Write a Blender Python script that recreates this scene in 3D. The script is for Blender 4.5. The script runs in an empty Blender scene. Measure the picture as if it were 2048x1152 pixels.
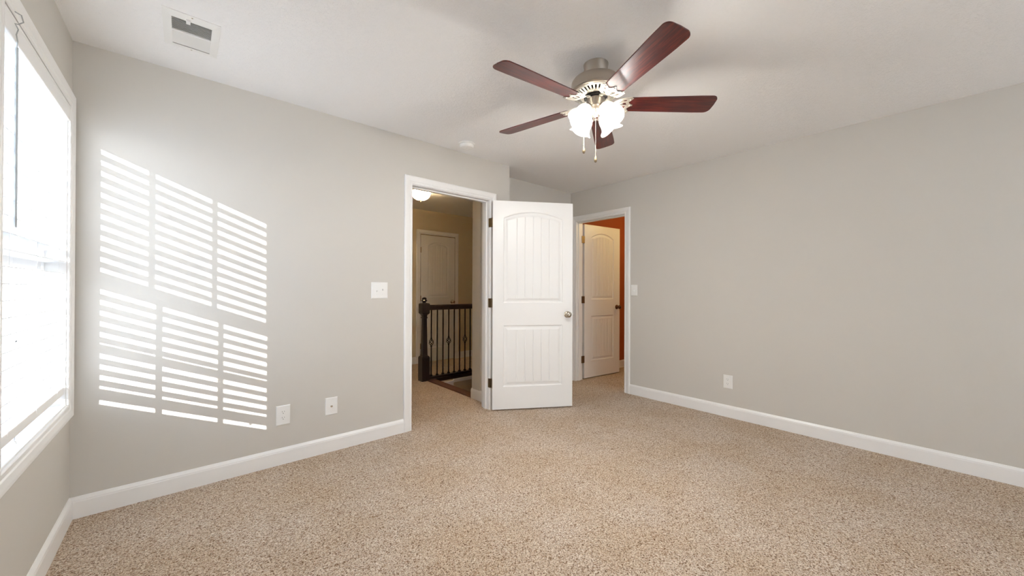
import bpy, math, random
import numpy as np
from mathutils import Vector, Matrix
random.seed(7)
PI = math.pi
S = bpy.context.scene
COL = S.collection

# ------------------------------------------------------------------ camera
# room frame: x along the wall with the entrance door, y towards it, z up
H = 2.44          # ceiling height
DA = 2.917        # entrance-door wall
DB = 3.814        # right wall
DW = -0.438       # window wall
DC = 3.209        # recess wall beside the entrance door
BACK = -2.6
F, YAW, PITCH, ROLL, CH = 750.78, 0.716868, 0.003443, 0.003761, 1.1788
cam = bpy.data.cameras.new('camera')
camo = bpy.data.objects.new('camera', cam)
COL.objects.link(camo)
cam.sensor_width = 36.0
cam.lens = F / 2048 * 36.0
cam.clip_start = 0.02
f_ = Vector((math.sin(YAW) * math.cos(PITCH), math.cos(YAW) * math.cos(PITCH), math.sin(PITCH)))
r_ = Vector((math.cos(YAW), -math.sin(YAW), 0))
u_ = r_.cross(f_)
r2 = r_ * math.cos(ROLL) + u_ * math.sin(ROLL)
u2 = -r_ * math.sin(ROLL) + u_ * math.cos(ROLL)
M = Matrix((r2, u2, -f_)).transposed().to_4x4()
M.translation = Vector((0, 0, CH))
camo.matrix_world = M
S.camera = camo

# ------------------------------------------------------------------ light, exposure
S.view_settings.view_transform = 'Standard'
S.view_settings.look = 'None'
S.view_settings.gamma = 1
S.view_settings.use_curve_mapping = False
S.view_settings.exposure = 1.42
S.cycles.max_bounces = 14
S.cycles.diffuse_bounces = 10
S.cycles.glossy_bounces = 4
S.cycles.transmission_bounces = 8
S.cycles.transparent_max_bounces = 16
S.cycles.sample_clamp_indirect = 6
S.cycles.use_denoising = True

SKY_STRENGTH = 3.6
SUN_ENERGY = 6.0
world = bpy.data.worlds.new('sky'); S.world = world
world.use_nodes = True
wn = world.node_tree
bg = wn.nodes['Background']
# hazy bright sky: near-white at the horizon, soft blue towards the zenith
tc = wn.nodes.new('ShaderNodeTexCoord'); sp = wn.nodes.new('ShaderNodeSeparateXYZ')
rp = wn.nodes.new('ShaderNodeValToRGB')
wn.links.new(tc.outputs['Generated'], sp.inputs[0]); wn.links.new(sp.outputs[2], rp.inputs[0])
el_ = rp.color_ramp.elements
el_[0].position = 0.0; el_[0].color = (0.90, 0.95, 1.0, 1)
el_[1].position = 0.8; el_[1].color = (0.45, 0.62, 0.95, 1)
wn.links.new(rp.outputs[0], bg.inputs[0])
bg.inputs[1].default_value = SKY_STRENGTH

def lamp(name, kind, loc, energy, color=(1, 1, 1), **kw):
    l = bpy.data.lights.new(name, kind)
    l.energy = energy; l.color = color
    for k, v in kw.items(): setattr(l, k, v)
    o = bpy.data.objects.new(name, l); COL.objects.link(o); o.location = loc
    return o
SUN_DIR = Vector((1.0, 1.0, -0.42))
so = lamp('sun', 'SUN', (-6, -6, 5), SUN_ENERGY, (1.0, 0.98, 0.96), angle=math.radians(0.3))
so.rotation_euler = SUN_DIR.to_track_quat('-Z', 'Y').to_euler()
# sky portals at the left window and the added rear fill window
for nm, loc, sx, sy, rot in [('window_portal', (-0.62, 2.36, 1.34), 0.94, 1.5, (0, -PI / 2, 0)),
                             ('rear_fill_window_portal', (1.9, BACK - 0.16, 1.35), 3.2, 1.5, (PI / 2, 0, 0))]:
    p = lamp(nm, 'AREA', loc, 1.0, shape='RECTANGLE')
    p.data.size = sy if 'rear' not in nm else sx
    p.data.size_y = sx if 'rear' not in nm else sy
    p.data.cycles.is_portal = True
    p.rotation_euler = rot

# ------------------------------------------------------------------ materials
def mat(name, color, rough=0.5, metal=0.0, spec=0.5, coat=0.0, trans=0.0, emit=None, es=0.0):
    m = bpy.data.materials.new(name); m.use_nodes = True
    b = m.node_tree.nodes['Principled BSDF']
    b.inputs['Base Color'].default_value = (*color, 1)
    b.inputs['Roughness'].default_value = rough
    b.inputs['Metallic'].default_value = metal
    b.inputs['Specular IOR Level'].default_value = spec
    b.inputs['Coat Weight'].default_value = coat
    b.inputs['Coat Roughness'].default_value = 0.15
    b.inputs['Transmission Weight'].default_value = trans
    if emit:
        b.inputs['Emission Color'].default_value = (*emit, 1)
        b.inputs['Emission Strength'].default_value = es
    return m
def nodes(m): return m.node_tree.nodes, m.node_tree.links, m.node_tree.nodes['Principled BSDF']
def coords(m, scale=(1, 1, 1)):
    n, l, b = nodes(m)
    g = n.new('ShaderNodeNewGeometry'); mp = n.new('ShaderNodeMapping')
    mp.inputs['Scale'].default_value = scale
    l.new(g.outputs['Position'], mp.inputs['Vector'])
    return mp.outputs['Vector']
def objcoords(m, scale=(1, 1, 1)):
    n, l, b = nodes(m)
    g = n.new('ShaderNodeTexCoord'); mp = n.new('ShaderNodeMapping')
    mp.inputs['Scale'].default_value = scale
    l.new(g.outputs['Object'], mp.inputs['Vector'])
    return mp.outputs['Vector']
def bump(m, height, strength, dist):
    n, l, b = nodes(m)
    bp = n.new('ShaderNodeBump'); bp.inputs['Strength'].default_value = strength
    bp.inputs['Distance'].default_value = dist
    l.new(height, bp.inputs['Height']); l.new(bp.outputs['Normal'], b.inputs['Normal'])
def noise(m, vec, scale, detail=4, rough=0.5):
    n, l, b = nodes(m)
    t = n.new('ShaderNodeTexNoise'); t.inputs['Scale'].default_value = scale
    t.inputs['Detail'].default_value = detail; t.inputs['Roughness'].default_value = rough
    l.new(vec, t.inputs['Vector']); return t
def ramp(m, fac, stops, interp='LINEAR'):
    n, l, b = nodes(m)
    r = n.new('ShaderNodeValToRGB'); r.color_ramp.interpolation = interp
    el = r.color_ramp.elements
    while len(el) < len(stops): el.new(0.5)
    for e, (p, c) in zip(el, stops): e.position = p; e.color = (*c, 1)
    l.new(fac, r.inputs[0]); return r.outputs[0]
def mixc(m, fac, a, b_, mode='MIX'):
    n, l, b = nodes(m)
    x = n.new('ShaderNodeMix'); x.data_type = 'RGBA'; x.blend_type = mode
    if isinstance(fac, float): x.inputs[0].default_value = fac
    else: l.new(fac, x.inputs[0])
    for s, v in ((6, a), (7, b_)):
        if isinstance(v, tuple): x.inputs[s].default_value = (*v, 1)
        else: l.new(v, x.inputs[s])
    return x.outputs[2]

def paint(name, col):
    m = mat(name, col, 0.62, spec=0.3)
    v = coords(m); t = noise(m, v, 260, 3); bump(m, t.outputs[0], 0.12, 0.001)
    return m
M_WALL = paint('greige_wall_paint', (0.60, 0.575, 0.53))
M_HALLWALL = paint('tan_hall_paint', (0.63, 0.55, 0.40))
M_ORANGE = paint('burnt_orange_wall_paint', (0.36, 0.085, 0.022))
M_EXT = paint('exterior_siding', (0.6, 0.6, 0.58))

def ceiling_mat():
    m = mat('knockdown_ceiling_texture', (0.885, 0.88, 0.875), 0.7, spec=0.3)
    n, l, b = nodes(m); v = coords(m)
    t = noise(m, v, 55, 5, 0.62); t.inputs['Distortion'].default_value = 1.3
    c = ramp(m, t.outputs[0], [(0.50, (0, 0, 0)), (0.58, (1, 1, 1))])
    t2 = noise(m, v, 160, 3)
    mx = mixc(m, 0.3, c, t2.outputs[0])
    bump(m, mx, 0.42, 0.004)
    return m
M_CEIL = ceiling_mat()

def carpet_mat():
    m = mat('speckled_tan_frieze_carpet', (0.4, 0.3, 0.2), 0.95, spec=0.1)
    n, l, b = nodes(m); v = coords(m)
    # jitter the lookup so that the tufts look like twisted yarn ends
    t = noise(m, v, 120, 2)
    sub = n.new('ShaderNodeVectorMath'); sub.operation = 'SUBTRACT'; sub.inputs[1].default_value = (.5, .5, .5)
    l.new(t.outputs['Color'], sub.inputs[0])
    sc = n.new('ShaderNodeVectorMath'); sc.operation = 'SCALE'; sc.inputs['Scale'].default_value = 0.014
    l.new(sub.outputs[0], sc.inputs[0])
    ad = n.new('ShaderNodeVectorMath'); ad.operation = 'ADD'; l.new(v, ad.inputs[0]); l.new(sc.outputs[0], ad.inputs[1])
    vo = n.new('ShaderNodeTexVoronoi'); vo.inputs['Scale'].default_value = 160; l.new(ad.outputs[0], vo.inputs['Vector'])
    sep = n.new('ShaderNodeSeparateColor'); l.new(vo.outputs['Color'], sep.inputs[0])
    col = ramp(m, sep.outputs[0], [(0.0, (0.28, 0.17, 0.10)), (0.07, (0.52, 0.38, 0.27)), (0.17, (0.66, 0.535, 0.42)),
                                   (0.6, (0.76, 0.65, 0.535)), (0.85, (0.82, 0.725, 0.615)), (1.0, (0.92, 0.85, 0.76))])
    # dark brown flecks multiplied into the yarn colour where the fine noise is low
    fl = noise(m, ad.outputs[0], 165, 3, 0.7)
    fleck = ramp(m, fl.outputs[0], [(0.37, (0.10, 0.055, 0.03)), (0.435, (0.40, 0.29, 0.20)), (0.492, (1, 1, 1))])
    big = noise(m, v, 2.6, 3)
    tone = ramp(m, big.outputs[0], [(0.38, (0.93, 0.89, 0.83)), (0.62, (1.0, 1.0, 1.0))])
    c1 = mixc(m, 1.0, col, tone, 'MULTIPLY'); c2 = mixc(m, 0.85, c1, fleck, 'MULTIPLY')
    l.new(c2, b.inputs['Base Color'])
    inv = n.new('ShaderNodeMath'); inv.operation = 'SUBTRACT'
    l.new(fl.outputs[0], inv.inputs[0]); l.new(vo.outputs['Distance'], inv.inputs[1])
    bump(m, inv.outputs[0], 0.7, 0.009)
    return m
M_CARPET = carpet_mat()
M_TRIM = mat('white_semigloss_trim', (0.84, 0.835, 0.82), 0.32, spec=0.5)
M_DOOR = mat('white_door_paint', (0.82, 0.815, 0.795), 0.36, spec=0.5)
M_BLIND = mat('white_blind_slat', (0.88, 0.88, 0.875), 0.4, spec=0.4)
M_VINYL = mat('white_vinyl', (0.85, 0.85, 0.85), 0.35)
M_PLAST = mat('white_plastic', (0.83, 0.825, 0.80), 0.3)
M_SLOT = mat('dark_slot', (0.05, 0.045, 0.04), 0.6)
M_NICKEL = mat('brushed_nickel', (0.47, 0.42, 0.36), 0.34, metal=1.0)
M_IRON = mat('pale_brushed_nickel_iron', (0.80, 0.76, 0.68), 0.3, metal=0.75)
M_BLACK = mat('black_metal', (0.004, 0.0035, 0.003), 0.6, spec=0.15)
M_HINGE = mat('antique_brass_hinge', (0.23, 0.17, 0.10), 0.42, metal=0.9)
M_KNOB = mat('satin_nickel_knob', (0.55, 0.49, 0.40), 0.25, metal=1.0)
M_DKNOB = mat('dark_bronze_knob', (0.16, 0.09, 0.06), 0.3, metal=0.9)
M_ESPR = mat('espresso_stained_wood', (0.010, 0.004, 0.003), 0.4, coat=0.15)
M_VENTDARK = mat('duct_grey', (0.16, 0.165, 0.17), 0.6)
M_WAND = mat('clear_grey_plastic', (0.42, 0.44, 0.44), 0.2)
M_BATHDOOR = M_DOOR

def wood_blade():
    m = mat('cherry_blade', (0.2, 0.02, 0.01), 0.36, coat=0.35, spec=0.45)
    n, l, b = nodes(m); v = objcoords(m, (3, 38, 38))
    t = noise(m, v, 2.2, 5, 0.6); t.inputs['Distortion'].default_value = 0.6
    c = ramp(m, t.outputs[0], [(0.3, (0.030, 0.003, 0.004)), (0.5, (0.075, 0.006, 0.005)), (0.62, (0.125, 0.013, 0.007)), (0.75, (0.22, 0.036, 0.012))])
    l.new(c, b.inputs['Base Color']); return m
M_BLADE = wood_blade()

def glass_pane(name, tint=(1, 1, 1)):
    m = bpy.data.materials.new(name); m.use_nodes = True
    n = m.node_tree.nodes; l = m.node_tree.links
    n.remove(n['Principled BSDF'])
    tr = n.new('ShaderNodeBsdfTransparent'); tr.inputs[0].default_value = (*tint, 1)
    gl = n.new('ShaderNodeBsdfGlossy'); gl.inputs['Roughness'].default_value = 0.02
    fr = n.new('ShaderNodeFresnel')
    ge = n.new('ShaderNodeNewGeometry'); mr = n.new('ShaderNodeMapRange')   # same reflectance from either face of the thin pane
    mr.inputs['To Min'].default_value = 1.45; mr.inputs['To Max'].default_value = 1 / 1.45
    l.new(ge.outputs['Backfacing'], mr.inputs['Value']); l.new(mr.outputs[0], fr.inputs[0])
    mx = n.new('ShaderNodeMixShader')
    l.new(fr.outputs[0], mx.inputs[0]); l.new(tr.outputs[0], mx.inputs[1]); l.new(gl.outputs[0], mx.inputs[2])
    l.new(mx.outputs[0], n['Material Output'].inputs[0]); return m
M_GLASS = glass_pane('window_glass', (0.97, 0.98, 0.98))

def frosted(name, col, es, ecol=(1, 0.97, 0.93)):
    m = bpy.data.materials.new(name); m.use_nodes = True
    n = m.node_tree.nodes; l = m.node_tree.links
    b = n['Principled BSDF']
    b.inputs['Base Color'].default_value = (*col, 1); b.inputs['Roughness'].default_value = 0.35
    b.inputs['Emission Color'].default_value = (*ecol, 1); b.inputs['Emission Strength'].default_value = es
    tr = n.new('ShaderNodeBsdfTranslucent'); tr.inputs[0].default_value = (*col, 1)
    mx = n.new('ShaderNodeMixShader'); mx.inputs[0].default_value = 0.6
    l.new(b.outputs[0], mx.inputs[1]); l.new(tr.outputs[0], mx.inputs[2])
    l.new(mx.outputs[0], n['Material Output'].inputs[0]); return m
M_SHADE = frosted('lit_alabaster_glass', (0.93, 0.93, 0.92), 0.5)
M_BOWL = frosted('lit_hall_bowl_glass', (0.93, 0.9, 0.82), 0.3, (1.0, 0.93, 0.78))
M_BULB = mat('glowing_bulb', (1, 1, 1), 0.3, emit=(1, 0.93, 0.82), es=20)

# ------------------------------------------------------------------ mesh helpers
class MB:
    def __init__(s): s.v = []; s.f = []
    def add(s, vs, fs):
        o = len(s.v); s.v += [tuple(map(float, p)) for p in vs]; s.f += [tuple(i + o for i in f) for f in fs]
        return s
    def box(s, x0, x1, y0, y1, z0, z1):
        if x0 > x1: x0, x1 = x1, x0
        if y0 > y1: y0, y1 = y1, y0
        if z0 > z1: z0, z1 = z1, z0
        return s.add([(x0, y0, z0), (x1, y0, z0), (x1, y1, z0), (x0, y1, z0), (x0, y0, z1), (x1, y0, z1), (x1, y1, z1), (x0, y1, z1)],
                     [(0, 3, 2, 1), (4, 5, 6, 7), (0, 1, 5, 4), (1, 2, 6, 5), (2, 3, 7, 6), (3, 0, 4, 7)])
    def lathe(s, prof, n=40, origin=(0, 0, 0), axis=(0, 0, 1), lobes=None, cap=False):
        ax = Vector(axis).normalized(); q = Vector((0, 0, 1)).rotation_difference(ax); O = Vector(origin)
        vs = []
        for k, (r, z) in enumerate(prof):
            for i in range(n):
                a = 2 * PI * i / n
                rr, zz = r, z
                if lobes: rr, zz = lobes(r, z, a)
                vs.append(O + q @ Vector((rr * math.cos(a), rr * math.sin(a), zz)))
        fs = []
        for k in range(len(prof) - 1):
            for i in range(n):
                j = (i + 1) % n
                fs.append((k * n + i, k * n + j, (k + 1) * n + j, (k + 1) * n + i))
        if cap:
            fs.append(tuple(reversed(range(n)))); b = (len(prof) - 1) * n; fs.append(tuple(range(b, b + n)))
        return s.add(vs, fs)
    def tube(s, pts, r, n=10, cap=True):
        pts = [Vector(p) for p in pts]; vs = []; prev = None
        rs = r if isinstance(r, (list, tuple)) else [r] * len(pts)
        for i, p in enumerate(pts):
            d = (pts[min(i + 1, len(pts) - 1)] - pts[max(i - 1, 0)]).normalized()
            if prev is None:
                a = Vector((0, 0, 1)) if abs(d.z) < 0.9 else Vector((1, 0, 0))
                e = d.cross(a).normalized()
            else: e = (prev - d * prev.dot(d)).normalized()
            prev = e; g = d.cross(e)
            for k in range(n):
                t = 2 * PI * k / n
                vs.append(p + (e * math.cos(t) + g * math.sin(t)) * rs[i])
        fs = [(i * n + k, i * n + (k + 1) % n, (i + 1) * n + (k + 1) % n, (i + 1) * n + k) for i in range(len(pts) - 1) for k in range(n)]
        if cap: fs += [tuple(reversed(range(n))), tuple(range((len(pts) - 1) * n, len(pts) * n))]
        return s.add(vs, fs)
    def prism(s, poly, z0, z1, tf=None):
        n = len(poly); vs = [(x, y, z0) for x, y in poly] + [(x, y, z1) for x, y in poly]
        if tf: vs = [tf(Vector(p)) for p in vs]
        return s.add(vs, [tuple(reversed(range(n))), tuple(range(n, 2 * n))] + [(i, (i + 1) % n, n + (i + 1) % n, n + i) for i in range(n)])
    def ribbon(s, pts, w, z0, z1, tf=None):
        """flat strap of width w following 2-D points"""
        P = [Vector((a, b, 0)) for a, b in pts]; n = len(P); L = []; R = []
        ws = w if isinstance(w, (list, tuple)) else [w] * n
        for i, p in enumerate(P):
            d = (P[min(i + 1, n - 1)] - P[max(i - 1, 0)]).normalized(); q = Vector((-d.y, d.x, 0)) * ws[i] / 2
            L.append(p + q); R.append(p - q)
        vs = []
        for i in range(n):
            for (p, z) in ((L[i], z0), (R[i], z0), (R[i], z1), (L[i], z1)):
                q = Vector((p.x, p.y, z)); vs.append(tf(q) if tf else q)
        fs = []
        for i in range(n - 1):
            a = i * 4; b = a + 4
            for k in range(4): fs.append((a + k, a + (k + 1) % 4, b + (k + 1) % 4, b + k))
        fs += [(0, 1, 2, 3), (n * 4 - 1, n * 4 - 2, n * 4 - 3, n * 4 - 4)]
        return s.add(vs, fs)
    def build(s, name, m, parent=None, smooth=False, bevel=0, fix=True):
        me = bpy.data.meshes.new(name); me.from_pydata(s.v, [], s.f); me.update()
        if fix:
            import bmesh
            bm = bmesh.new(); bm.from_mesh(me); bmesh.ops.recalc_face_normals(bm, faces=bm.faces); bm.to_mesh(me); bm.free()
        o = bpy.data.objects.new(name, me); COL.objects.link(o)
        me.materials.append(m)
        if smooth:
            for p in me.polygons: p.use_smooth = True
            me.set_sharp_from_angle(angle=math.radians(35))
        if bevel:
            b = o.modifiers.new('bevel', 'BEVEL'); b.width = bevel; b.segments = 2; b.limit_method = 'ANGLE'
        if parent: o.parent = parent
        return o

def thing(name, loc=(0, 0, 0), rz=0.0, label=None, cat=None, group=None, kind=None):
    o = bpy.data.objects.new(name, None); COL.objects.link(o); o.location = loc; o.rotation_euler = (0, 0, rz)
    o.empty_display_size = 0.05
    return tag(o, label, cat, group, kind)
def tag(o, label=None, cat=None, group=None, kind=None):
    if label: o['label'] = label
    if cat: o['category'] = cat
    if group: o['group'] = group
    if kind: o['kind'] = kind
    return o
def struct(o, label=None, cat=None): return tag(o, label, cat, None, 'structure')
def copy_part(o, parent):
    c = o.copy(); COL.objects.link(c); c.parent = parent
    for ch in list(o.children): copy_part(ch, c)
    return c

# ------------------------------------------------------------------ room shell
T = 0.118
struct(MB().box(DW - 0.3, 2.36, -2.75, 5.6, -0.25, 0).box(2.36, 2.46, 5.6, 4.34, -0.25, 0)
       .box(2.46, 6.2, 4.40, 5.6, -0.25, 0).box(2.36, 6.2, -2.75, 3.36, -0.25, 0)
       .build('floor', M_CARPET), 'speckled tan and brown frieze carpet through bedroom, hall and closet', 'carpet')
struct(MB().box(DW - 0.3, 6.2, -2.75, 5.7, H, H + 0.12).build('ceiling', M_CEIL),
       'white textured ceiling above the bedroom and hall', 'ceiling')

# entrance-door wall, opening x 1.434..2.247
OX0, OX1, OZ = 1.434, 2.247, 2.048
struct(MB().box(DW - 0.02, OX0 - .018, DA, DA + T, 0, H).box(OX0 - .018, OX1 + .018, DA, DA + T, OZ + .018, H).box(OX1 + .018, 2.503, DA, DA + T, 0, H)
       .box(2.41, 2.503, DA + T, DC, 0, H).build('wall_front', M_WALL), 'greige wall with the entrance doorway and sunlit blind pattern', 'wall')
struct(MB().box(2.35, DB + T, DC, DC + 0.13, 0, H).build('wall_recess', M_WALL), 'short greige wall set back beside the closet door', 'wall')
# right wall with closet opening y 2.395..3.11
CY0, CY1 = 2.405, 3.105
struct(MB().box(DB, DB + T, BACK - 0.12, CY0 - .018, 0, H).box(DB, DB + T, CY1 + .018, DC, 0, H).box(DB, DB + T, CY0 - .018, CY1 + .018, OZ + .018, H)
       .build('wall_right', M_WALL), 'long blank greige wall on the right', 'wall')
# window wall, opening y 1.89..2.835, z .595.. 2.08
WY0, WY1, WZ0, WZ1 = 1.915, 2.828, 0.595, 2.08
struct(MB().box(DW - 0.145, DW, BACK - 0.12, WY0 - .001, 0, H).box(DW - 0.145, DW, WY1 + .001, DA + T, 0, H)
       .box(DW - 0.145, DW, WY0 - .001, WY1 + .001, 0, WZ0 - .001).box(DW - 0.145, DW, WY0 - .001, WY1 + .001, WZ1 + .001, H).build('wall_left', M_WALL), 'greige window wall at the left edge', 'wall')
# rear wall behind the camera with a window added for fill light
RX0, RX1 = 0.3, 3.5
struct(MB().box(DW - 0.16, RX0, BACK - 0.12, BACK, 0, H).box(RX1, DB + T, BACK - 0.12, BACK, 0, H)
       .box(RX0, RX1, BACK - 0.12, BACK, 0, 0.6).box(RX0, RX1, BACK - 0.12, BACK, 2.1, H).build('wall_back', M_WALL))
# hall
struct(MB().box(2.355, 2.41, DA + T, DC + 0.15, 0, H).build('wall_hall_side', M_WALL))
struct(MB().box(1.0, 6.2, 5.45, 5.57, 0, H).build('wall_hall_back', M_HALLWALL), 'tan hall wall beyond the stair railing', 'wall')
struct(MB().box(0.9, 1.02, DA + T, 5.45, 0, H).build('wall_hall_left', M_HALLWALL))
struct(MB().box(6.08, 6.2, DC + 0.13, 5.45, -2.6, H).build('wall_hall_right', M_HALLWALL))
# closet beyond the right wall
struct(MB().box(DB + T, 6.2, 3.215, 3.30, 0, H).box(6.08, 6.2, 1.2, 3.215, 0, H).box(DB + T, 6.2, 1.1, 1.2, 0, H)
       .build('wall_closet', M_ORANGE), 'burnt orange wall of the small room behind the half-open door', 'wall')
# stairwell below the hall
struct(MB().box(2.41, 6.1, 4.335, 4.40, -2.6, -0.02).box(2.41, 6.1, 3.28, 3.34, -2.6, -0.25).box(2.38, 2.44, 3.3, 4.4, -2.6, -0.25)
       .box(2.38, 6.1, 3.28, 4.4, -2.65, -2.6).build('wall_stairwell', M_HALLWALL))
struct(MB().box(2.46, 2.73, 4.318, 4.336, -0.60, -0.05).box(2.73, 6.0, 4.318, 4.336, -0.075, -0.035).build('trim_1', M_TRIM),
       'white skirt board below the railing in the stairwell', 'trim')
struct(MB().box(2.345, 2.46, 3.33, 4.40, -0.05, 0.012).build('trim_2', mat('brown_stained_nosing', (0.045, 0.016, 0.010), 0.6, spec=0.25), bevel=0.006),
       'dark wooden nosing along the stairwell edge', 'trim')

# ------------------------------------------------------------------ baseboards
BB = [(0, 0), (0.014, 0), (0.014, 0.083), (0.0125, 0.088), (0.0125, 0.093), (0.008, 0.1), (0.004, 0.107), (0, 0.109)]
def baseboard(name, segs, m=M_TRIM, label=None):
    """segs: (p0, p1, outward normal)"""
    mb = MB()
    for (x0, y0), (x1, y1), (nx, ny) in segs:
        vs = []
        for (px, py) in ((x0, y0), (x1, y1)):
            for d, z in BB: vs.append((px + nx * d, py + ny * d, z))
        n = len(BB)
        mb.add(vs, [(i, i + 1, n + i + 1, n + i) for i in range(n - 1)] + [tuple(range(n)), tuple(range(n, 2 * n))])
    return struct(mb.build(name, m), label, 'baseboard' if label else None)
CW = 0.07
baseboard('baseboard_front', [((DW, DA), (OX0 - CW, DA), (0, -1)), ((OX1 + CW, DA), (2.503, DA), (0, -1)), ((2.503, DA - .014), (2.503, DC), (1, 0))], label='white baseboard along the wall with the sun pattern')
baseboard('baseboard_right', [((DB, BACK), (DB, CY0 - CW), (-1, 0))], label='white baseboard along the long right wall')
baseboard('baseboard_left', [((DW, BACK), (DW, DA), (1, 0))], label='white baseboard below the window')
baseboard('baseboard_back', [((DW, BACK), (DB, BACK), (0, 1))])
baseboard('baseboard_recess', [((2.503, DC), (DB, DC), (0, -1))])
baseboard('baseboard_hall', [((2.355, DA + T), (2.355, 3.36), (-1, 0)), ((3.52, 5.45), (6.08, 5.45), (0, -1)), ((1.02, 5.45), (2.755, 5.45), (0, -1))], label='white baseboard of the hall beyond the doorway')
baseboard('baseboard_closet', [((3.95, 3.215), (6.08, 3.215), (0, -1))])

# ------------------------------------------------------------------ casings
CP = [(0, 0), (0, .009), (.004, .012), (.014, .0125), (.018, .0095), (.023, .0095), (.027, .014), (.05, .018), (.062, .0185), (.067, .016), (.07, .012), (.07, 0)]
def casing(a0, a1, z0, z1, mp, closed=False):
    """frame round an opening; mp(a, z, h) -> world"""
    mb = MB(); n = len(CP); vs = []
    if closed: corners = [(-1, -1), (-1, 1), (1, 1), (1, -1), (-1, -1)]
    else: corners = [(-1, 0), (-1, 1), (1, 1), (1, 0)]
    for sa, sz in corners:
        for d, h in CP:
            a = (a0 - d) if sa < 0 else (a1 + d)
            z = z1 + d if sz > 0 else (z0 - d if sz < 0 else z0)
            vs.append(mp(a, z, h))
    fs = []
    for k in range(len(corners) - 1):
        for i in range(n - 1): fs.append((k * n + i, k * n + i + 1, (k + 1) * n + i + 1, (k + 1) * n + i))
    return mb.add(vs, fs)

# ------------------------------------------------------------------ panelled door slabs
def arch_top(x, x0, x1, zs, zc):
    c = (x0 + x1) / 2; h = (x1 - x0) / 2; s = zc - zs
    R = (h * h + s * s) / (2 * s)
    return zs + np.sqrt(np.maximum(R * R - (x - c) ** 2, 0)) - (R - s)
def door_slab(W, Hd, m=0.105, coarse=1):
    """leaf in local axes: x 0..W, y 0..0.035, z 0..Hd, both faces moulded"""
    th = 0.035
    x0, x1 = m, W - m
    P = [(0.82, 1.035, 'top'), (0.22, 0.815, 'bot')]
    ups = (1.035, 1.862, 1.925); los = (0.218, 0.813)
    ng = 6; gx = [x0 + 0.05 + (x1 - x0 - 0.10) * k / ng for k in range(1, ng)]
    xs = set(np.round(np.arange(0, W + 1e-6, 0.012 * coarse), 4)) | {round(W, 4)}
    for c in (x0, x1): xs |= set(np.round(c + (np.arange(-6, 56, 2.2 * coarse) * .001 * (1 if c == x0 else -1)), 4))
    for g in gx: xs |= set(np.round(g + np.array([-.006, -.0035, 0, .0035, .006]), 4))
    xs = np.array(sorted(x for x in xs if 0 <= x <= W))
    zs = set(np.round(np.arange(0, Hd + 1e-6, 0.03), 4)) | {round(Hd, 4)}
    for c, s in ((los[0], 1), (los[1], -1), (ups[0], 1)): zs |= set(np.round(c + np.arange(-6, 56, 2.2 * coarse) * .001 * s, 4))
    zs |= set(np.round(np.arange(1.79, 1.945, 0.0035 * coarse), 4))
    zs = np.array(sorted(z for z in zs if 0 <= z <= Hd))
    X, Z = np.meshgrid(xs, zs)
    top = arch_top(X, x0, x1, ups[1], ups[2])
    d1 = np.minimum.reduce([X - x0, x1 - X, Z - ups[0], (top - Z) * 0.97])
    d2 = np.minimum.reduce([X - x0, x1 - X, Z - los[0], los[1] - Z])
    d = np.maximum(d1, d2)
    prof = np.interp(d, [-0.001, 0.0, .004, .009, .016, .024, .042, .047], [0, 0, .0055, .0085, .0085, .0075, .002, .002])
    g = np.zeros_like(X)
    for q in gx: g = np.maximum(g, np.clip(1 - np.abs(X - q) / .0055, 0, 1))
    prof = prof + np.where(d > 0.046, g * 0.0035, 0)
    nz, nx = X.shape
    vs = []; fs = []
    for side in (0, 1):
        Y = prof if side == 0 else th - prof
        o = side * nx * nz
        vs += list(zip(X.ravel(), Y.ravel(), Z.ravel()))
        for j in range(nz - 1):
            for i in range(nx - 1):
                q = (o + j * nx + i, o + j * nx + i + 1, o + (j + 1) * nx + i + 1, o + (j + 1) * nx + i)
                fs.append(q if side == 0 else q[::-1])
    n = nx * nz
    for j in range(nz - 1):
        a = j * nx; b = a + nx; fs.append((a, b, n + b, n + a)); a += nx - 1; b += nx - 1; fs.append((a, n + a, n + b, b))
    for i in range(nx - 1):
        fs.append((i, n + i, n + i + 1, i + 1)); a = (nz - 1) * nx + i; fs.append((a, a + 1, n + a + 1, n + a))
    me = bpy.data.meshes.new('door_slab'); me.from_pydata([tuple(map(float, v)) for v in vs], [], fs)
    for p in me.polygons: p.use_smooth = True
    me.set_sharp_from_angle(angle=math.radians(28)); me.update()
    o = bpy.data.objects.new('door_slab', me); COL.objects.link(o); me.materials.append(M_DOOR)
    return o
KN = [(0.0325, 0), (0.0325, .004), (0.029, .008), (0.017, .011), (0.0115, .016), (0.0105, .028), (0.014, .034), (0.023, .040),
      (0.0275, .048), (0.0285, .055), (0.026, .062), (0.019, .067), (0.009, .0685), (0.0085, .066), (0.0, .066)]
def knob(x, z, th, m, parent, sides=(0, 1)):
    for s in sides:
        mb = MB().lathe(KN, 32, (x, 0 if s == 0 else th, z), (0, -1 if s == 0 else 1, 0))
        k = mb.build('door_knob', m, parent, smooth=True)
def hinge(z, parent, px=0.0, py=-0.006):
    mb = MB()
    for k in range(5):
        mb.lathe([(0, 0), (.0062, 0.0005), (.0062, .0165), (0, .017)], 14, (px, py, z - .043 + k * .0174))
    mb.lathe([(0, 0), (.004, .001), (.0045, .005), (0, .007)], 12, (px, py, z + .044))
    mb.build('hinge', M_HINGE, parent, smooth=True)

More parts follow.
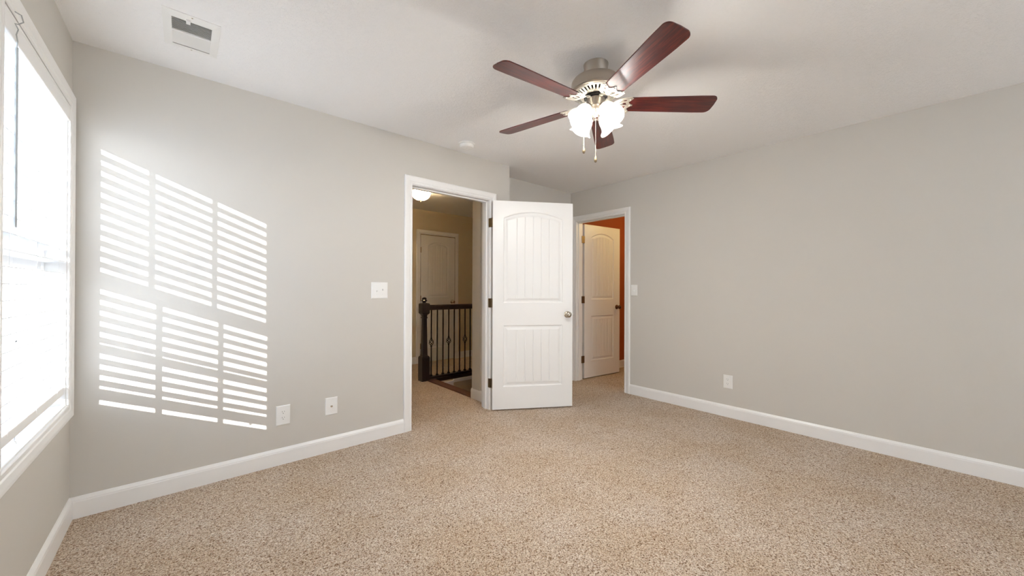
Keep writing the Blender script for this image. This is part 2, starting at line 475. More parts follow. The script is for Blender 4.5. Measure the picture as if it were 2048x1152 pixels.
# --- entrance door: frame, casing, leaf swung into the room
d1 = thing('door_1', (0, 0, 0), 0, 'white two-panel arched entrance door, wide open beside its doorway', 'door', kind='structure')
JT = 0.02
fr = MB().box(OX0 - JT, OX0, DA - .002, DA + T + .002, 0, OZ).box(OX1, OX1 + JT, DA - .002, DA + T + .002, 0, OZ).box(OX0 - JT, OX1 + JT, DA - .002, DA + T + .002, OZ, OZ + JT)
st = .011
fr.box(OX0, OX0 + st, DA + .042, DA + .080, 0, OZ).box(OX1 - st, OX1, DA + .042, DA + .080, 0, OZ).box(OX0, OX1, DA + .042, DA + .080, OZ - st, OZ)
fr.build('door_frame', M_TRIM, d1, bevel=0.0015)
casing(OX0 - .004, OX1 + .006, 0, OZ + .005, lambda a, z, h: (a, DA - h, z)).build('casing', M_TRIM, d1)
casing(OX0 - .004, OX1 + .006, 0, OZ + .005, lambda a, z, h: (a, DA + T + h, z)).build('casing', M_TRIM, d1)
leaf = thing('door_leaf', (2.262, 2.896, 0)); leaf.parent = d1
leaf.rotation_euler = (0, 0, math.radians(-31.5))
sl = door_slab(0.805, 2.027)
# local x runs from hinge to latch; the face towards the camera is y = 0
sl.location = (0.004, -0.041, 0.013); sl.parent = leaf
def knob_l(x, z, y0, y1, m, parent):
    for yy, s in ((y0, -1), (y1, 1)):
        MB().lathe(KN, 32, (x, yy, z), (0, s, 0)).build('door_knob', m, parent, smooth=True)
knob_l(0.754, 0.930, -0.041, -0.006, M_KNOB, leaf)
MB().box(0.8085, 0.8105, -.037, -.012, .90, .96).box(0.8095, 0.819, -.031, -.019, .922, .938).build('latch_plate', M_KNOB, leaf)
for z in (1.83, 1.045, 0.262):
    mb = MB()
    for k in range(5): mb.lathe([(0, 0), (.0065, 0.0005), (.0065, .0165), (0, .017)], 14, (0, 0, z - .043 + k * .0174))
    mb.box(-0.001, .003, -.040, -.004, z - .044, z + .044)
    mb.build('hinge', M_HINGE, leaf, smooth=True)
for z in (1.83, 1.045, 0.262):
    MB().box(OX1 - .0025, OX1 + .001, DA - .004, DA + .012, z - .044, z + .044).box(OX1 - .001, OX1 + .012, DA - .019, DA - .0015, z - .044, z + .044).build('hinge_plate', M_HINGE, d1)

# --- closet door in the right wall
d2 = thing('door_2', (0, 0, 0), 0, 'smaller arched panel door half open onto the orange room', 'door', kind='structure')
fr = MB().box(DB - .002, DB + T + .002, CY0 - JT, CY0, 0, OZ).box(DB - .002, DB + T + .002, CY1, CY1 + JT, 0, OZ).box(DB - .002, DB + T + .002, CY0 - JT, CY1 + JT, OZ, OZ + JT)
fr.box(DB + .03, DB + .078, CY0, CY0 + st, 0, OZ).box(DB + .03, DB + .078, CY1 - st, CY1, 0, OZ).box(DB + .03, DB + .078, CY0, CY1, OZ - st, OZ)
fr.build('door_frame', M_TRIM, d2, bevel=0.0015)
casing(CY0 - .004, CY1 + .004, 0, OZ + .005, lambda a, z, h: (DB - h, a, z)).build('casing', M_TRIM, d2)
leaf2 = thing('door_leaf', (DB + T + .008, CY1 + .004, 0)); leaf2.parent = d2
leaf2.rotation_euler = (0, 0, math.radians(-6.5))
sl2 = door_slab(0.700, 2.027, 0.128, 1.3); sl2.location = (0.022, -0.012, 0.013); sl2.parent = leaf2
knob_l(0.66, 0.935, -.012, .023, M_DKNOB, leaf2)
for z in (1.835, 1.045, 0.262):
    mb = MB()
    for k in range(5): mb.lathe([(0, 0), (.0065, 0.0005), (.0065, .0165), (0, .017)], 14, (0.002, -.006, z - .043 + k * .0174))
    mb.box(-.026, 0.0, -.012, -.006, z - .046, z + .046).box(0.0, 0.026, -.0135, -.0045, z - .046, z + .046)
    mb.build('hinge', M_HINGE, leaf2, smooth=True)

# --- closed door at the end of the hall
d3 = thing('door_3', (0, 0, 0), 0, 'closed narrow arched panel door on the far hall wall', 'door', kind='structure')
HX0, HX1, HY = 2.815, 3.455, 5.45
casing(HX0, HX1, 0, OZ + .005, lambda a, z, h: (a, HY - h, z)).build('casing', M_TRIM, d3)
MB().box(HX0 - .001, HX0 + .004, HY - .01, HY, 0, OZ).box(HX1 - .004, HX1 + .001, HY - .01, HY, 0, OZ).box(HX0, HX1, HY - .01, HY, OZ, OZ + .006).build('door_frame', M_SLOT, d3)
sl3 = door_slab(HX1 - HX0 - .012, 2.027, 0.125, 1.6); sl3.location = (HX0 + .006, HY - .013, .013); sl3.parent = d3
MB().lathe(KN, 28, (HX1 - .06, HY - .013, .965), (0, -1, 0)).build('door_knob', M_KNOB, d3, smooth=True)
for z in (1.80, 1.03, 0.27):
    MB().lathe([(0, 0), (.007, 0.0005), (.007, .088), (0, .089)], 12, (HX0 + .004, HY - .014, z - .044)).build('hinge', M_HINGE, d3, smooth=True)

# ------------------------------------------------------------------ window
w1 = thing('window_1', (0, 0, 0), 0, 'bright double-hung window with grilles behind the blind', 'window', kind='structure')
casing(WY0 + .004, WY1 - .004, WZ0 + .004, WZ1 - .004, lambda a, z, h: (DW + h, a, z), closed=True).build('casing', M_TRIM, w1)
XO = DW - 0.146
MB().box(XO, DW, WY0 - .002, WY0 + .008, WZ0, WZ1).box(XO, DW, WY1 - .008, WY1 + .002, WZ0, WZ1).box(XO, DW, WY0, WY1, WZ1 - .008, WZ1 + .002).build('jamb', M_TRIM, w1)
MB().box(XO - .02, DW + .002, WY0, WY1, WZ0 - .004, WZ0 + .010).build('sill', M_TRIM, w1, bevel=.002)
# frame stiles that carry the sashes
XU, XL = -0.559, -0.527
GY0, GY1 = 1.945, 2.775
MB().box(XO, -.505, WY0 + .008, WY0 + .012, WZ0 + .01, WZ1 - .008).box(XO, -.505, WY1 - .028, WY1 - .008, WZ0 + .01, WZ1 - .008).box(XO, -.505, WY0 + .008, WY1 - .008, WZ1 - .03, WZ1 - .008).build('window_frame', M_VINYL, w1, bevel=.001)
def sash(name, x, z0, z1, zb, zt, zc):
    """glass z0..z1, rails reach zb below and zt above"""
    t = .014
    mb = MB().box(x - t, x + t, WY0 + .012, GY0, zb, zt).box(x - t, x + t, GY1, WY1 - .028, zb, zt)
    mb.box(x - t, x + t, GY0, GY1, zb, z0).box(x - t, x + t, GY0, GY1, z1, zt)
    s = mb.build(name, M_VINYL, w1, bevel=.002)
    mu = MB()
    for k in (1, 2):
        yc = GY0 + (GY1 - GY0) * k / 3; mu.box(x - .006, x + .006, yc - .009, yc + .009, z0, z1)
    mu.box(x - .006, x + .006, GY0, GY1, zc - .009, zc + .009)
    mu.build('muntins', M_VINYL, s)
    MB().box(x - .002, x + .002, GY0 - .003, GY1 + .003, z0 - .003, z1 + .003).build('glass_pane', M_GLASS, s)
sash('upper_sash', XU, 1.352, 2.03, 1.30, 2.05, 1.680)
sash('lower_sash', XL, 0.640, 1.262, 0.606, 1.318, 0.951)
MB().tube([(XL + .02, 2.34, 1.325), (XL + .02, 2.38, 1.325)], .008).box(XL - .005, XL + .02, 2.33, 2.39, 1.316, 1.323).build('sash_lock', M_VINYL, w1)

# blind
bl = thing('window_blind', (0, 0, WZ0), 0, 'white horizontal slat blind hanging open in the window', 'blind')
def up(mb, name, m, parent=bl, **kw):
    mb.v = [(x, y, z - WZ0) for x, y, z in mb.v]
    return mb.build(name, m, parent, **kw)
XB = -0.472; SW = 0.0600
up(MB().box(XB - .03, XB + .022, WY0 + .012, WY1 - .012, 2.03, 2.069), 'headrail', M_BLIND, bevel=.001)
up(MB().box(XB + .030, XB + .044, WY0 + .010, WY1 - .010, 1.997, 2.066).box(XB + .026, XB + .046, WY0 + .010, WY1 - .010, 2.056, 2.066), 'valance', M_BLIND, bevel=.003)
PITCH_Z = 0.0566
def slat_mesh(name='slat', w=SW, t=.0028):
    mb = MB(); n = 8; vs = []
    for y in (WY0 + .014, WY1 - .014):
        for k in range(n + 1):
            a = -w / 2 + w * k / n; z = .0022 * (1 - (2 * a / w) ** 2); vs.append((a, y, z + t / 2))
        for k in range(n, -1, -1):
            a = -w / 2 + w * k / n; z = .0022 * (1 - (2 * a / w) ** 2); vs.append((a, y, z - t / 2))
    m_ = 2 * (n + 1)
    mb.add(vs, [(i, (i + 1) % m_, m_ + (i + 1) % m_, m_ + i) for i in range(m_)] + [tuple(range(m_)), tuple(range(m_, 2 * m_))])
    return mb
s0 = slat_mesh().build('slat', M_BLIND, bl, smooth=True)
s0.location = (XB, 0, 1.981 - WZ0); s0.rotation_euler = (0, -.065, 0)
NS = 23
for k in range(1, NS):
    c = s0.copy(); COL.objects.link(c); c.parent = bl
    dz = 0; tl = -.065 + random.uniform(-.012, .012)
    c.location = (XB, 0, 1.981 - PITCH_Z * k + dz - WZ0); c.rotation_euler = (0, tl, 0)
up(MB().box(XB - .029, XB + .029, WY0 + .014, WY1 - .014, .656, .694), 'bottom_rail', M_BLIND, bevel=.003)
for y in (2.04, 2.36, 2.69):
    up(MB().tube([(XB + .031, y, 2.0), (XB + .031, y, .68)], .0007, 5).tube([(XB - .031, y, 2.0), (XB - .031, y, .68)], .0007, 5), 'ladder_cord', M_BLIND)
up(MB().tube([(-.430, 2.045, 1.985), (-.430, 2.045, 1.38)], .0042, 6), 'wand', M_WAND)
hk = [(-.426, 2.002, 2.085), (-.414, 2.012, 2.083), (-.411, 2.02, 2.065), (-.420, 2.012, 2.05), (-.424, 2.0, 2.045), (-.419, 2.006, 2.03), (-.425, 2.016, 2.016), (-.425, 2.03, 2.0), (-.43, 2.045, 1.985)]
up(MB().tube(hk, .0017, 6), 'wand_hook', M_WAND, smooth=True)
up(MB().tube([(XB + .02, 2.14, .674), (XB + .024, 2.14, .655), (XB + .022, 2.145, .64)], .002, 6).lathe([(0, 0), (.006, .002), (.005, .012), (0, .016)], 10, (XB + .022, 2.145, .625)), 'cord_button', M_BLIND)

# added rear window, unseen behind the camera, to give the room even fill
w2 = thing('added_fill_window', (0, 0, 0), 0, kind='structure')
casing(RX0, RX1, .6, 2.1, lambda a, z, h: (a, BACK + h, z), closed=True).build('casing', M_TRIM, w2)
mb = MB()
for a, b in ((RX0, RX0 + .04), ((RX0 + RX1) / 2 - .03, (RX0 + RX1) / 2 + .03), (RX1 - .04, RX1)): mb.box(a, b, BACK - .10, BACK - .06, .6, 2.1)
for a, b in ((.6, .65), (1.33, 1.37), (2.05, 2.1)): mb.box(RX0, RX1, BACK - .10, BACK - .06, a, b)
mb.build('window_frame', M_VINYL, w2)
MB().box(RX0, RX1, BACK - .082, BACK - .078, .6, 2.1).build('glass_pane', M_GLASS, w2)

shade = thing('added_fill_shade', ((RX0 + RX1) / 2, BACK - .03, 2.09), 0, 'white translucent shade added over the unseen rear window to spread fill light', 'roller shade')  # added diffuser: turns sun on the rear window into soft fill
MB().box(-(RX1 - RX0) / 2 + .01, (RX1 - RX0) / 2 - .01, -.001, .001, -1.47, 0).build('fill_shade_cloth', frosted('white_fill_shade_cloth', (0.9, 0.9, 0.9), 0.0), shade)
MB().box(-(RX1 - RX0) / 2 + .01, (RX1 - RX0) / 2 - .01, -.006, .006, -1.485, -1.465).build('hem_bar', M_VINYL, shade)

# ------------------------------------------------------------------ outdoors seen through the blind
struct(MB().box(-60, -0.62, -40, 60, -3.2, -3.0).build('ground', mat('pale_paving', (0.55, 0.55, 0.53), 0.9)), None)
hs = thing('neighboring_house', (-6.0, 17.0, -3.0), 0, 'pale neighboring house faintly seen outside through the blind', 'house')
MB().box(-4, 4, -3, 3, 0, 4.6).build('house_wall', M_EXT, hs)
rb = MB().add([(-4.4, -3.4, 4.6), (4.4, -3.4, 4.6), (4.4, 3.4, 4.6), (-4.4, 3.4, 4.6), (-4.4, 0, 6.4), (4.4, 0, 6.4)],
              [(0, 1, 5, 4), (2, 3, 4, 5), (0, 4, 3), (1, 2, 5), (0, 3, 2, 1)])
rb.build('roof', mat('grey_shingle', (0.25, 0.25, 0.26), 0.9), hs)
for x in (-2.4, 0.2, 2.6):
    MB().box(x - .5, x + .5, -3.04, -2.98, 2.4, 3.8).build('window_pane', mat('dim_pane', (0.2, 0.23, 0.25), 0.2), hs)

# ------------------------------------------------------------------ ceiling fan
FX, FY = 1.735, 1.281
fan = thing('ceiling_fan', (FX, FY, H), 0, 'five-blade cherry and nickel ceiling fan with lit tulip glass shades', 'ceiling fan')
def zl(z): return z - H
MB().lathe([(0, 0), (.069, 0), (.069, -.005), (.066, -.012), (.066, -.060), (.061, -.068), (0, -.07)], 56).build('canopy', M_NICKEL, fan, smooth=True)
MB().lathe([(.02, zl(2.375)), (.05, zl(2.372)), (.06, zl(2.362)), (.110, zl(2.355)), (.127, zl(2.349)), (.1345, zl(2.338)), (.137, zl(2.318)), (.137, zl(2.292)), (.139, zl(2.290)),
            (.139, zl(2.285)), (.134, zl(2.280)), (.127, zl(2.277)), (.124, zl(2.279))], 72).build('motor_housing', M_NICKEL, fan, smooth=True)
# vented ring: radial ribs between two rims over a dark core
MB().lathe([(.128, zl(2.284)), (.120, zl(2.284)), (.07, zl(2.272)), (.02, zl(2.272))], 60).build('vent_core', M_BLACK, fan, smooth=True)
vr = MB().lathe([(.127, zl(2.2785)), (.126, zl(2.275)), (.118, zl(2.271)), (.114, zl(2.272)), (.114, zl(2.276))], 72)
vr.lathe([(.088, zl(2.268)), (.086, zl(2.262)), (.074, zl(2.258)), (.066, zl(2.260)), (.066, zl(2.268))], 72)
for k in range(34):
    a = 2 * PI * k / 34
    e = Vector((math.cos(a), math.sin(a), 0)); t = Vector((-math.sin(a), math.cos(a), 0))
    w0, w1_ = .0042, .0058
    p = [e * .084 + t * w0, e * .084 - t * w0, e * .117 - t * w1_, e * .117 + t * w1_]
    zz = [zl(2.262), zl(2.262), zl(2.2725), zl(2.2725)]
    vr.add([(q.x, q.y, z) for q, z in zip(p, zz)] + [(q.x, q.y, z + .005) for q, z in zip(p, zz)],
           [(0, 1, 2, 3), (7, 6, 5, 4), (0, 4, 5, 1), (1, 5, 6, 2), (2, 6, 7, 3), (3, 7, 4, 0)])
vr.build('vent_ring', M_IRON, fan, smooth=True)
MB().lathe([(.066, zl(2.27)), (.064, zl(2.252)), (.058, zl(2.248)), (0, zl(2.248))], 48).build('flywheel', M_BLACK, fan, smooth=True)
MB().lathe([(0, zl(2.25)), (.046, zl(2.250)), (.051, zl(2.246)), (.051, zl(2.205)), (.049, zl(2.198)), (.040, zl(2.192)), (.028, zl(2.188)), (.024, zl(2.180)), (0.02, zl(2.175)), (0, zl(2.174))], 48).build('light_kit_cup', M_NICKEL, fan, smooth=True)

# blade irons and blades
BZ = zl(2.219)
def iron_mesh():
    mb = MB(); z0, z1 = BZ - .0075, BZ - .0035
    th = math.radians(-12)
    def tf(p):   # twist to the blade's pitch as the iron leaves the hub
        k = min(max((p.x - .075) / .06, 0), 1); a = th * k
        y = p.y * math.cos(a); zz = (p.z - BZ) * math.cos(a) + p.y * math.sin(a)
        lift = (zl(2.252) - BZ) * (1 - k) ** 1.5
        return Vector((p.x, y, BZ + zz + lift))
    # neck
    mb.ribbon([(.052, 0), (.065, .003), (.085, .007), (.102, .004), (.118, 0)], [.024, .016, .013, .013, .015], z0 - .003, z1 + .001, tf)
    def arc(pts, w=.0068):
        P = [Vector((a, b, 0)) for a, b in pts]; out = []
        n = len(P)
        for i in range(n - 1):
            p0, p1, p2, p3 = P[max(i - 1, 0)], P[i], P[i + 1], P[min(i + 2, n - 1)]
            for s in range(5):
                t = s / 5
                q = .5 * ((2 * p1) + (p2 - p0) * t + (2 * p0 - 5 * p1 + 4 * p2 - p3) * t * t + (-p0 + 3 * p1 - 3 * p2 + p3) * t ** 3)
                out.append((q.x, q.y))
        out.append((P[-1].x, P[-1].y))
        mb.ribbon(out, w, z0, z1, tf)
    def arc2(pts, w=.0068): arc([(.108 + (a - .135) * .95, b * .96) for a, b in pts], w)
    for s in (1, -1):
        arc2([(.135, 0), (.142, s * .022), (.158, s * .044), (.182, s * .055), (.206, s * .058), (.222, s * .062)], .018)  # outer sweep to the horn
        arc2([(.222, s * .062), (.210, s * .044), (.200, s * .030), (.206, s * .014), (.222, 0)], .016)                       # scalloped blade edge
        arc2([(.150, 0), (.160, s * .016), (.178, s * .028), (.200, s * .030)], .009)
    arc2([(.14, 0), (.17, 0), (.20, 0), (.236, 0)], .010)
    for (x, y) in ((.184, .047), (.184, -.047), (.190, 0)):
        p = tf(Vector((x, y, z0))); mb.lathe([(.0065, .0005), (.006, -.002), (.003, -.0035), (0, -.0038)], 14, p)
    return mb
def blade_mesh():
    th = math.radians(-12); r0, r1 = .150, .658; t = .0032
    def hw(x):
        k = (x - r0) / (r1 - r0); return .052 + .0135 * min(k * 1.25, 1)
    pts = []
    rc = .032; rr = .022
    N = 14
    side = [r0 + rr + (r1 - rc - r0 - rr) * i / N for i in range(N + 1)]
    for x in side: pts.append((x, -hw(x)))
    for i in range(1, 8):
        a = -PI / 2 + PI / 2 * i / 8; pts.append((r1 - rc + rc * math.cos(a), -hw(r1) + rc + rc * math.sin(a)))
    pts.append((r1, -hw(r1) + rc)); pts.append((r1 + .002, 0)); pts.append((r1, hw(r1) - rc))
    for i in range(1, 8):
        a = PI / 2 * i / 8; pts.append((r1 - rc + rc * math.cos(a), hw(r1) - rc + rc * math.sin(a)))
    for x in reversed(side): pts.append((x, hw(x)))
    for i in range(1, 6):
        a = PI / 2 + PI / 2 * i / 6; pts.append((r0 + rr + rr * math.cos(a), hw(r0) - rr + rr * math.sin(a)))
    pts.append((r0, 0))
    for i in range(1, 6):
        a = PI + PI / 2 * i / 6; pts.append((r0 + rr + rr * math.cos(a), -hw(r0) + rr + rr * math.sin(a)))
    def tf(p): return Vector((p.x, p.y * math.cos(th), BZ + p.z + p.y * math.sin(th)))
    return MB().prism(pts, -t, t, tf)
iron0 = iron_mesh().build('blade_iron', M_IRON, fan, smooth=False, bevel=.0008)
blade0 = blade_mesh().build('blade', M_BLADE, fan, bevel=.0015)
A0 = math.radians(30.3)
for k in range(5):
    a = A0 + k * 2 * PI / 5
    if k == 0: i_, b_ = iron0, blade0
    else: i_, b_ = copy_part(iron0, fan), copy_part(blade0, fan)
    i_.rotation_euler = (0, 0, a); b_.rotation_euler = (0, 0, a)

# lamp arms, shades, bulbs
CAMAZ = math.atan2(-FY, -FX)
SP = [(.019, 0), (.024, .003), (.031, .010), (.039, .022), (.044, .036), (.046, .050), (.0455, .062), (.046, .073), (.050, .085), (.057, .096), (.065, .104)]
def petals(r, z, a):
    k = max(0, (z - .045) / .06)
    w = abs(math.cos(1.5 * a))            # three overlapping petals
    return r * (1 + .05 * k * (w - .5)), z + .016 * k * k * (w - .35)
for k in range(4):
    a = CAMAZ + PI / 4 + k * PI / 2
    e = Vector((math.cos(a), math.sin(a), 0)); tilt = math.radians(38)
    ax = e * math.sin(tilt) + Vector((0, 0, -math.cos(tilt)))
    base = e * .056 + Vector((0, 0, zl(2.192)))
    p0 = e * .035 + Vector((0, 0, zl(2.197)))
    arm = MB().tube([p0, p0 + e * .012 + Vector((0, 0, .002)), base - ax * .004, base + ax * .006], .008, 12)
    arm.lathe([(.008, -.006), (.0205, -.003), (.0225, .004), (.0225, .012), (.021, .014)], 28, base, ax)
    arm.build('lamp_holder', M_NICKEL, fan, smooth=True)
    so_ = base + ax * .008
    prof = SP + [(r - .002, z) for r, z in reversed(SP)]
    sh = MB().lathe(prof, 48, so_, ax, lobes=petals).build('glass_shade', M_SHADE, fan, smooth=True)
    MB().lathe([(.008, 0), (.012, .012), (.021, .028), (.024, .042), (.019, .055), (.009, .062), (0, .063)], 20, so_, ax).build('bulb', M_BULB, sh, smooth=True)
    lo = so_ + ax * .088 + Vector((FX, FY, H))
    lamp('fan_bulb_light', 'POINT', lo, 9.0, (1.0, 0.965, 0.92), shadow_soft_size=.03)
def chain(x, y, z0, z1, fob):
    mb = MB(); n = int((z0 - z1) / .0045)
    for i in range(n):
        mb.lathe([(0, -.0017), (.0012, -.0012), (.0017, 0), (.0012, .0012), (0, .0017)], 6, (x, y, zl(z0 - (z0 - z1) * i / n)))
    mb.tube([(x, y, zl(z0)), (x, y, zl(z1))], .0006, 5)
    c = mb.build('pull_chain', M_IRON, fan)
    MB().lathe([(0, 0), (.003, -.002), (.0035, -.006), (.006, -.016), (.0088, -.027), (.0085, -.034), (.005, -.041), (0, -.043)], 18, (x, y, zl(z1))).build('chain_fob', M_HINGE, c, smooth=True)
chain(.012 * math.cos(CAMAZ), .012 * math.sin(CAMAZ), 2.178, 1.931, 0)
cr = Vector((math.cos(YAW), -math.sin(YAW)))
chain(-cr.x * .066, -cr.y * .066, 2.192, 1.985, 0)
MB().lathe([(0, zl(2.178)), (.014, zl(2.176)), (.015, zl(2.170)), (.010, zl(2.166)), (.012, zl(2.160)), (.011, zl(2.152)), (0, zl(2.147))], 24).build('finial', M_IRON, fan, smooth=True)

# ------------------------------------------------------------------ ceiling vent and smoke detector
vt = thing('air_vent', (0, 0, H), 0, 'white rectangular ceiling supply register with fine louvres', 'vent')
VX0, VX1, VY0, VY1 = -.085, .125, 2.285, 2.615
mb = MB()
def lip(mb, x0, x1, y0, y1, ix0, ix1, iy0, iy1, zt, zi):
    o = [(x0, y0), (x1, y0), (x1, y1), (x0, y1)]; i = [(ix0, iy0), (ix1, iy0), (ix1, iy1), (ix0, iy1)]
    vs = [(x, y, 0) for x, y in o] + [(x, y, zt) for x, y in o] + [(x, y, zi) for x, y in i] + [(x, y, 0) for x, y in i]
    fs = []
    for a in range(4):
        b = (a + 1) % 4
        for L in (0, 4, 8): fs.append((L + a, L + b, L + 4 + b, L + 4 + a))
    return mb.add(vs, fs)
lip(mb, VX0, VX1, VY0, VY1, VX0 + .032, VX1 - .032, VY0 + .045, VY1 - .035, -.004, -.009)
mb.build('register_frame', M_PLAST, vt)
MB().box(VX0 + .03, VX1 - .03, VY0 + .04, VY1 - .03, -.0015, -.0005).build('duct', M_VENTDARK, vt)
ym = VY0 + .045 + .115
MB().box(VX0 + .03, VX1 - .03, ym - .004, ym + .004, -.010, -.001).build('divider', M_PLAST, vt)
mb = MB()
def fin(mb, y, t, x0=VX0 + .03, x1=VX1 - .03, w=.011):
    c, s = math.cos(t) * w / 2, math.sin(t) * w / 2
    P = [(y - c, -.006 - s), (y + c, -.006 + s)]
    vs = []
    for x in (x0, x1):
        for (a, b) in P: vs += [(x, a, b), (x, a, b + .0009)]
    return mb.add(vs, [(0, 1, 3, 2), (4, 6, 7, 5), (0, 4, 5, 1), (2, 3, 7, 6), (0, 2, 6, 4), (1, 5, 7, 3)])
for k in range(9): fin(mb, VY0 + .052 + k * .0122, math.radians(50))
for k in range(10): fin(mb, ym + .010 + k * .0122, math.radians(-38))
mb.build('louvre_fins', M_PLAST, vt)
MB().box(-.002, .014, VY0 + .030, VY0 + .058, -.016, -.006).build('damper_lever', M_PLAST, vt)
for x, y in ((.02, VY0 + .012), (.02, VY1 - .012)):
    MB().lathe([(.004, -.004), (.0035, -.006), (0, -.007)], 12, (x, y, 0)).build('screw', M_KNOB, vt)

sd = thing('smoke_detector', (1.835, 2.71, H), 0, 'round white smoke detector on the ceiling near the doorway', 'smoke detector')
MB().lathe([(0, 0), (.070, 0), (.070, -.008), (.066, -.012), (.060, -.013), (.060, -.018)], 48).build('base_ring', M_PLAST, sd, smooth=True)
MB().lathe([(.058, -.014), (.063, -.019), (.062, -.030), (.054, -.040), (.030, -.044), (.028, -.042), (0, -.042)], 48).build('cover', M_PLAST, sd, smooth=True)
MB().lathe([(.060, -.0205), (.0602, -.0185)], 48).build('gap', M_SLOT, sd)
MB().lathe([(.009, -.041), (.009, -.046), (0, -.0465)], 20, (-.012, -.01, 0)).build('test_button', M_PLAST, sd, smooth=True)

# ------------------------------------------------------------------ wall plates
def plate(name, loc, rz, w, h, label, cat, group=None):
    o = thing(name, loc, rz, label, cat, group)
    t = .0055; b = .004
    vs = [(-w / 2, 0, -h / 2), (w / 2, 0, -h / 2), (w / 2, 0, h / 2), (-w / 2, 0, h / 2),
          (-w / 2, -t * .45, -h / 2), (w / 2, -t * .45, -h / 2), (w / 2, -t * .45, h / 2), (-w / 2, -t * .45, h / 2),
          (-w / 2 + b, -t, -h / 2 + b), (w / 2 - b, -t, -h / 2 + b), (w / 2 - b, -t, h / 2 - b), (-w / 2 + b, -t, h / 2 - b)]
    fs = [(8, 9, 10, 11), (3, 2, 1, 0)]
    for L in (0, 4):
        for a in range(4): c = (a + 1) % 4; fs.append((L + a, L + c, L + 4 + c, L + 4 + a))
    MB().add(vs, fs).build('cover_plate', M_PLAST, o)
    return o
def screw(o, x, z): MB().lathe([(.0034, 0), (.003, .0012), (0, .0015)], 12, (x, -.0055, z), (0, -1, 0)).box(x - .0028, x + .0028, -.0072, -.0068, z - .0004, z + .0004).build('screw', M_PLAST, o)
def toggle(o, x, up_):
    s = 1 if up_ else -1
    MB().box(x - .0052, x + .0052, -.0066, -.005, -.012, .012).build('switch_slot', M_PLAST, o)
    MB().add([(x - .004, -.006, -s * .001), (x + .004, -.006, -s * .001), (x + .004, -.006, s * .009), (x - .004, -.006, s * .009),
              (x - .0033, -.018, s * .007), (x + .0033, -.018, s * .007), (x + .0033, -.017, s * .0125), (x - .0033, -.017, s * .0125)],
             [(0, 1, 5, 4), (1, 2, 6, 5), (2, 3, 7, 6), (3, 0, 4, 7), (4, 5, 6, 7), (0, 3, 2, 1)]).build('toggle', M_PLAST, o)
def outlet(o):
    for s in (1, -1):
        zc = s * .0195
        pts = []
        for k in range(24):
            a = 2 * PI * k / 24; pts.append((.0175 * math.cos(a), max(min(.0175 * math.sin(a), .0135), -.0135)))
        r = MB().prism(pts, 0, .0018, lambda p: Vector((p.x, -.0055 - p.z, zc + p.y))).build('receptacle', M_PLAST, o)
        MB().box(-.0073, -.0055, -.0077, -.0070, zc + .001, zc + .0095).box(.0055, .0073, -.0077, -.0070, zc + .002, zc + .0088).lathe([(.0024, 0), (0, .0004)], 12, (0, -.0073, zc - .0065), (0, -1, 0)).build('slots', M_SLOT, r)
    screw(o, 0, 0)
p = plate('light_switch', (1.157, DA, 1.166), 0, .13, .128, 'double toggle switch plate on the wall left of the doorway', 'light switch')
toggle(p, -.023, False); toggle(p, .023, True)
for x in (-.023, .023):
    for z in (-.030, .030): screw(p, x, z)
p = plate('electrical_outlet', (.503, DA, .327), 0, .083, .13, 'white duplex outlet low on the wall below the sun stripes', 'outlet', )
outlet(p)
p = plate('cable_jack_plate', (.806, DA, .327), 0, .083, .125, 'white cable jack plate low on the wall, right of the outlet', 'wall plate')
MB().lathe([(.0075, 0), (.0075, .003), (.005, .0035), (.005, .011), (.0035, .011), (.0035, .007), (0, .007)], 16, (0, -.0055, 0), (0, -1, 0)).build('coax_connector', M_KNOB, p, smooth=False)
for z in (-.042, .042): screw(p, 0, z)
p = plate('light_switch', (DB, 2.281, 1.172), -PI / 2, .078, .122, 'single toggle switch plate beside the orange room doorway', 'light switch')
toggle(p, 0, False)
for z in (-.030, .030): screw(p, 0, z)
p = plate('electrical_outlet', (DB, 1.313, .327), -PI / 2, .078, .122, 'white duplex outlet alone on the long right wall', 'outlet')
outlet(p)

# ------------------------------------------------------------------ hall: light, railing
hl = thing('hall_ceiling_light', (2.205, 4.26, H), 0, 'lit frosted bowl flush light on the hall ceiling', 'ceiling light')
MB().lathe([(0, 0), (.075, 0), (.075, -.02), (.06, -.03), (.055, -.04)], 40).lathe([(.121, -.058), (.124, -.055), (.124, -.047), (.117, -.045)], 56).tube([(-.122, 0, -.05), (.122, 0, -.05)], .003, 6).build('pan', M_HINGE, hl, smooth=True)
bw = MB().lathe([(.119, -.052), (.117, -.075), (.107, -.103), (.086, -.130), (.058, -.148), (.026, -.157), (.0, -.158)], 56).build('glass_bowl', M_BOWL, hl, smooth=True)
MB().lathe([(0, -.156), (.014, -.158), (.016, -.164), (.009, -.170), (.010, -.176), (0, -.181)], 20).build('finial', M_HINGE, hl, smooth=True)
lamp('hall_bulb_light', 'POINT', (2.205, 4.26, H - .09), 95.0, (1.0, 0.74, 0.42), shadow_soft_size=.05)
lamp('closet_ceiling_light', 'POINT', (4.95, 2.05, 2.25), 7.0, (1.0, 0.74, 0.30), shadow_soft_size=.09)

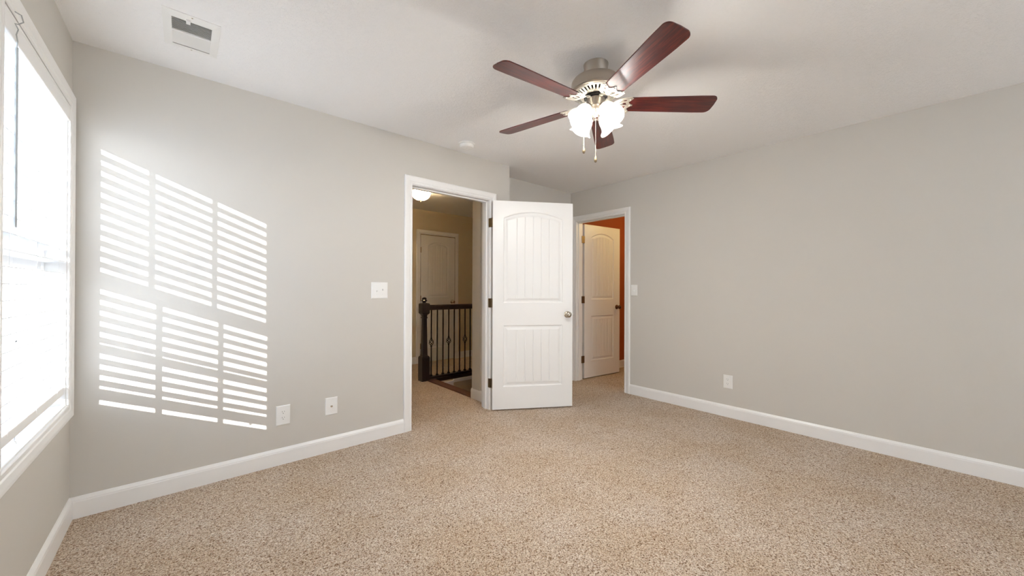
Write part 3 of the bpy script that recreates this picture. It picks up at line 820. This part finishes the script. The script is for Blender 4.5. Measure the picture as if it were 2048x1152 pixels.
ry = 4.385
rail = thing('stair_railing', (2.325, ry, 0), 0, 'dark wood and iron stair railing seen through the doorway', 'railing')
nw = MB()
nw.box(-.055, .055, -.055, .055, 0, .30)
def sq(mb, prof):
    n = 4; vs = []
    for r, z in prof: vs += [(-r, -r, z), (r, -r, z), (r, r, z), (-r, r, z)]
    return mb.add(vs, [(k * 4 + i, k * 4 + (i + 1) % 4, (k + 1) * 4 + (i + 1) % 4, (k + 1) * 4 + i) for k in range(len(prof) - 1) for i in range(4)] + [(3, 2, 1, 0), tuple((len(prof) - 1) * 4 + i for i in range(4))])
sq(nw, [(.055, .30), (.047, .315), (.036, .322), (.033, .34), (.026, .78), (.026, .80), (.032, .803), (.032, .815), (.027, .82), (.030, .845), (.048, .862), (.053, .87), (.053, .985), (.046, .995), (.03, 1.0)])
nw.build('newel_post', M_ESPR, rail, bevel=.002)
MB().lathe([(.03, .998), (.022, 1.006), (.02, 1.012), (.034, 1.022), (.038, 1.03), (.034, 1.036), (.026, 1.042), (.030, 1.052), (.027, 1.062), (.015, 1.07), (0, 1.073)], 28).build('newel_cap', M_ESPR, rail, smooth=True)
MB().prism([(-.03, .905), (.03, .905), (.034, .925), (.032, .955), (.02, .972), (-.02, .972), (-.032, .955), (-.034, .925)], .05, 3.6, lambda p: Vector((p.z, p.x, p.y))).build('handrail', M_ESPR, rail, bevel=.002)
MB().box(.05, 3.6, -.03, .03, .012, .040).box(.05, 3.7, -.052, .045, -.03, .012).build('shoe_rail', M_ESPR, rail, bevel=.002)
def baluster(basket):
    mb = MB().box(-.0063, .0063, -.0063, .0063, .04, .906)
    sq(mb, [(.0063, .040), (.0135, .041), (.0135, .058), (.0063, .066)])
    if basket:
        mb = MB().box(-.0063, .0063, -.0063, .0063, .04, .437).box(-.0063, .0063, -.0063, .0063, .529, .906)
        sq(mb, [(.0063, .040), (.0135, .041), (.0135, .058), (.0063, .066)])
        mb.lathe([(.0063, .422), (.012, .428), (.012, .440), (.006, .446)], 12); mb.lathe([(.006, .520), (.012, .526), (.012, .538), (.0063, .544)], 12)
        for s in range(4):
            pts = []
            for i in range(17):
                t = i / 16; a = s * PI / 2 + t * PI * 1.1; r = .004 + .026 * math.sin(PI * t) ** .8
                pts.append((r * math.cos(a), r * math.sin(a), .443 + .08 * t))
            mb.tube(pts, .0045, 6)
    return mb
bx = [.103 + .0875 * k for k in range(16)]
protos = {}
for i, x in enumerate(bx):
    b = i % 3 == 0
    if b not in protos: protos[b] = o = baluster(b).build('baluster', M_BLACK, rail)
    else: o = protos[b].copy(); COL.objects.link(o); o.parent = rail
    o.location = (x, 0, 0)
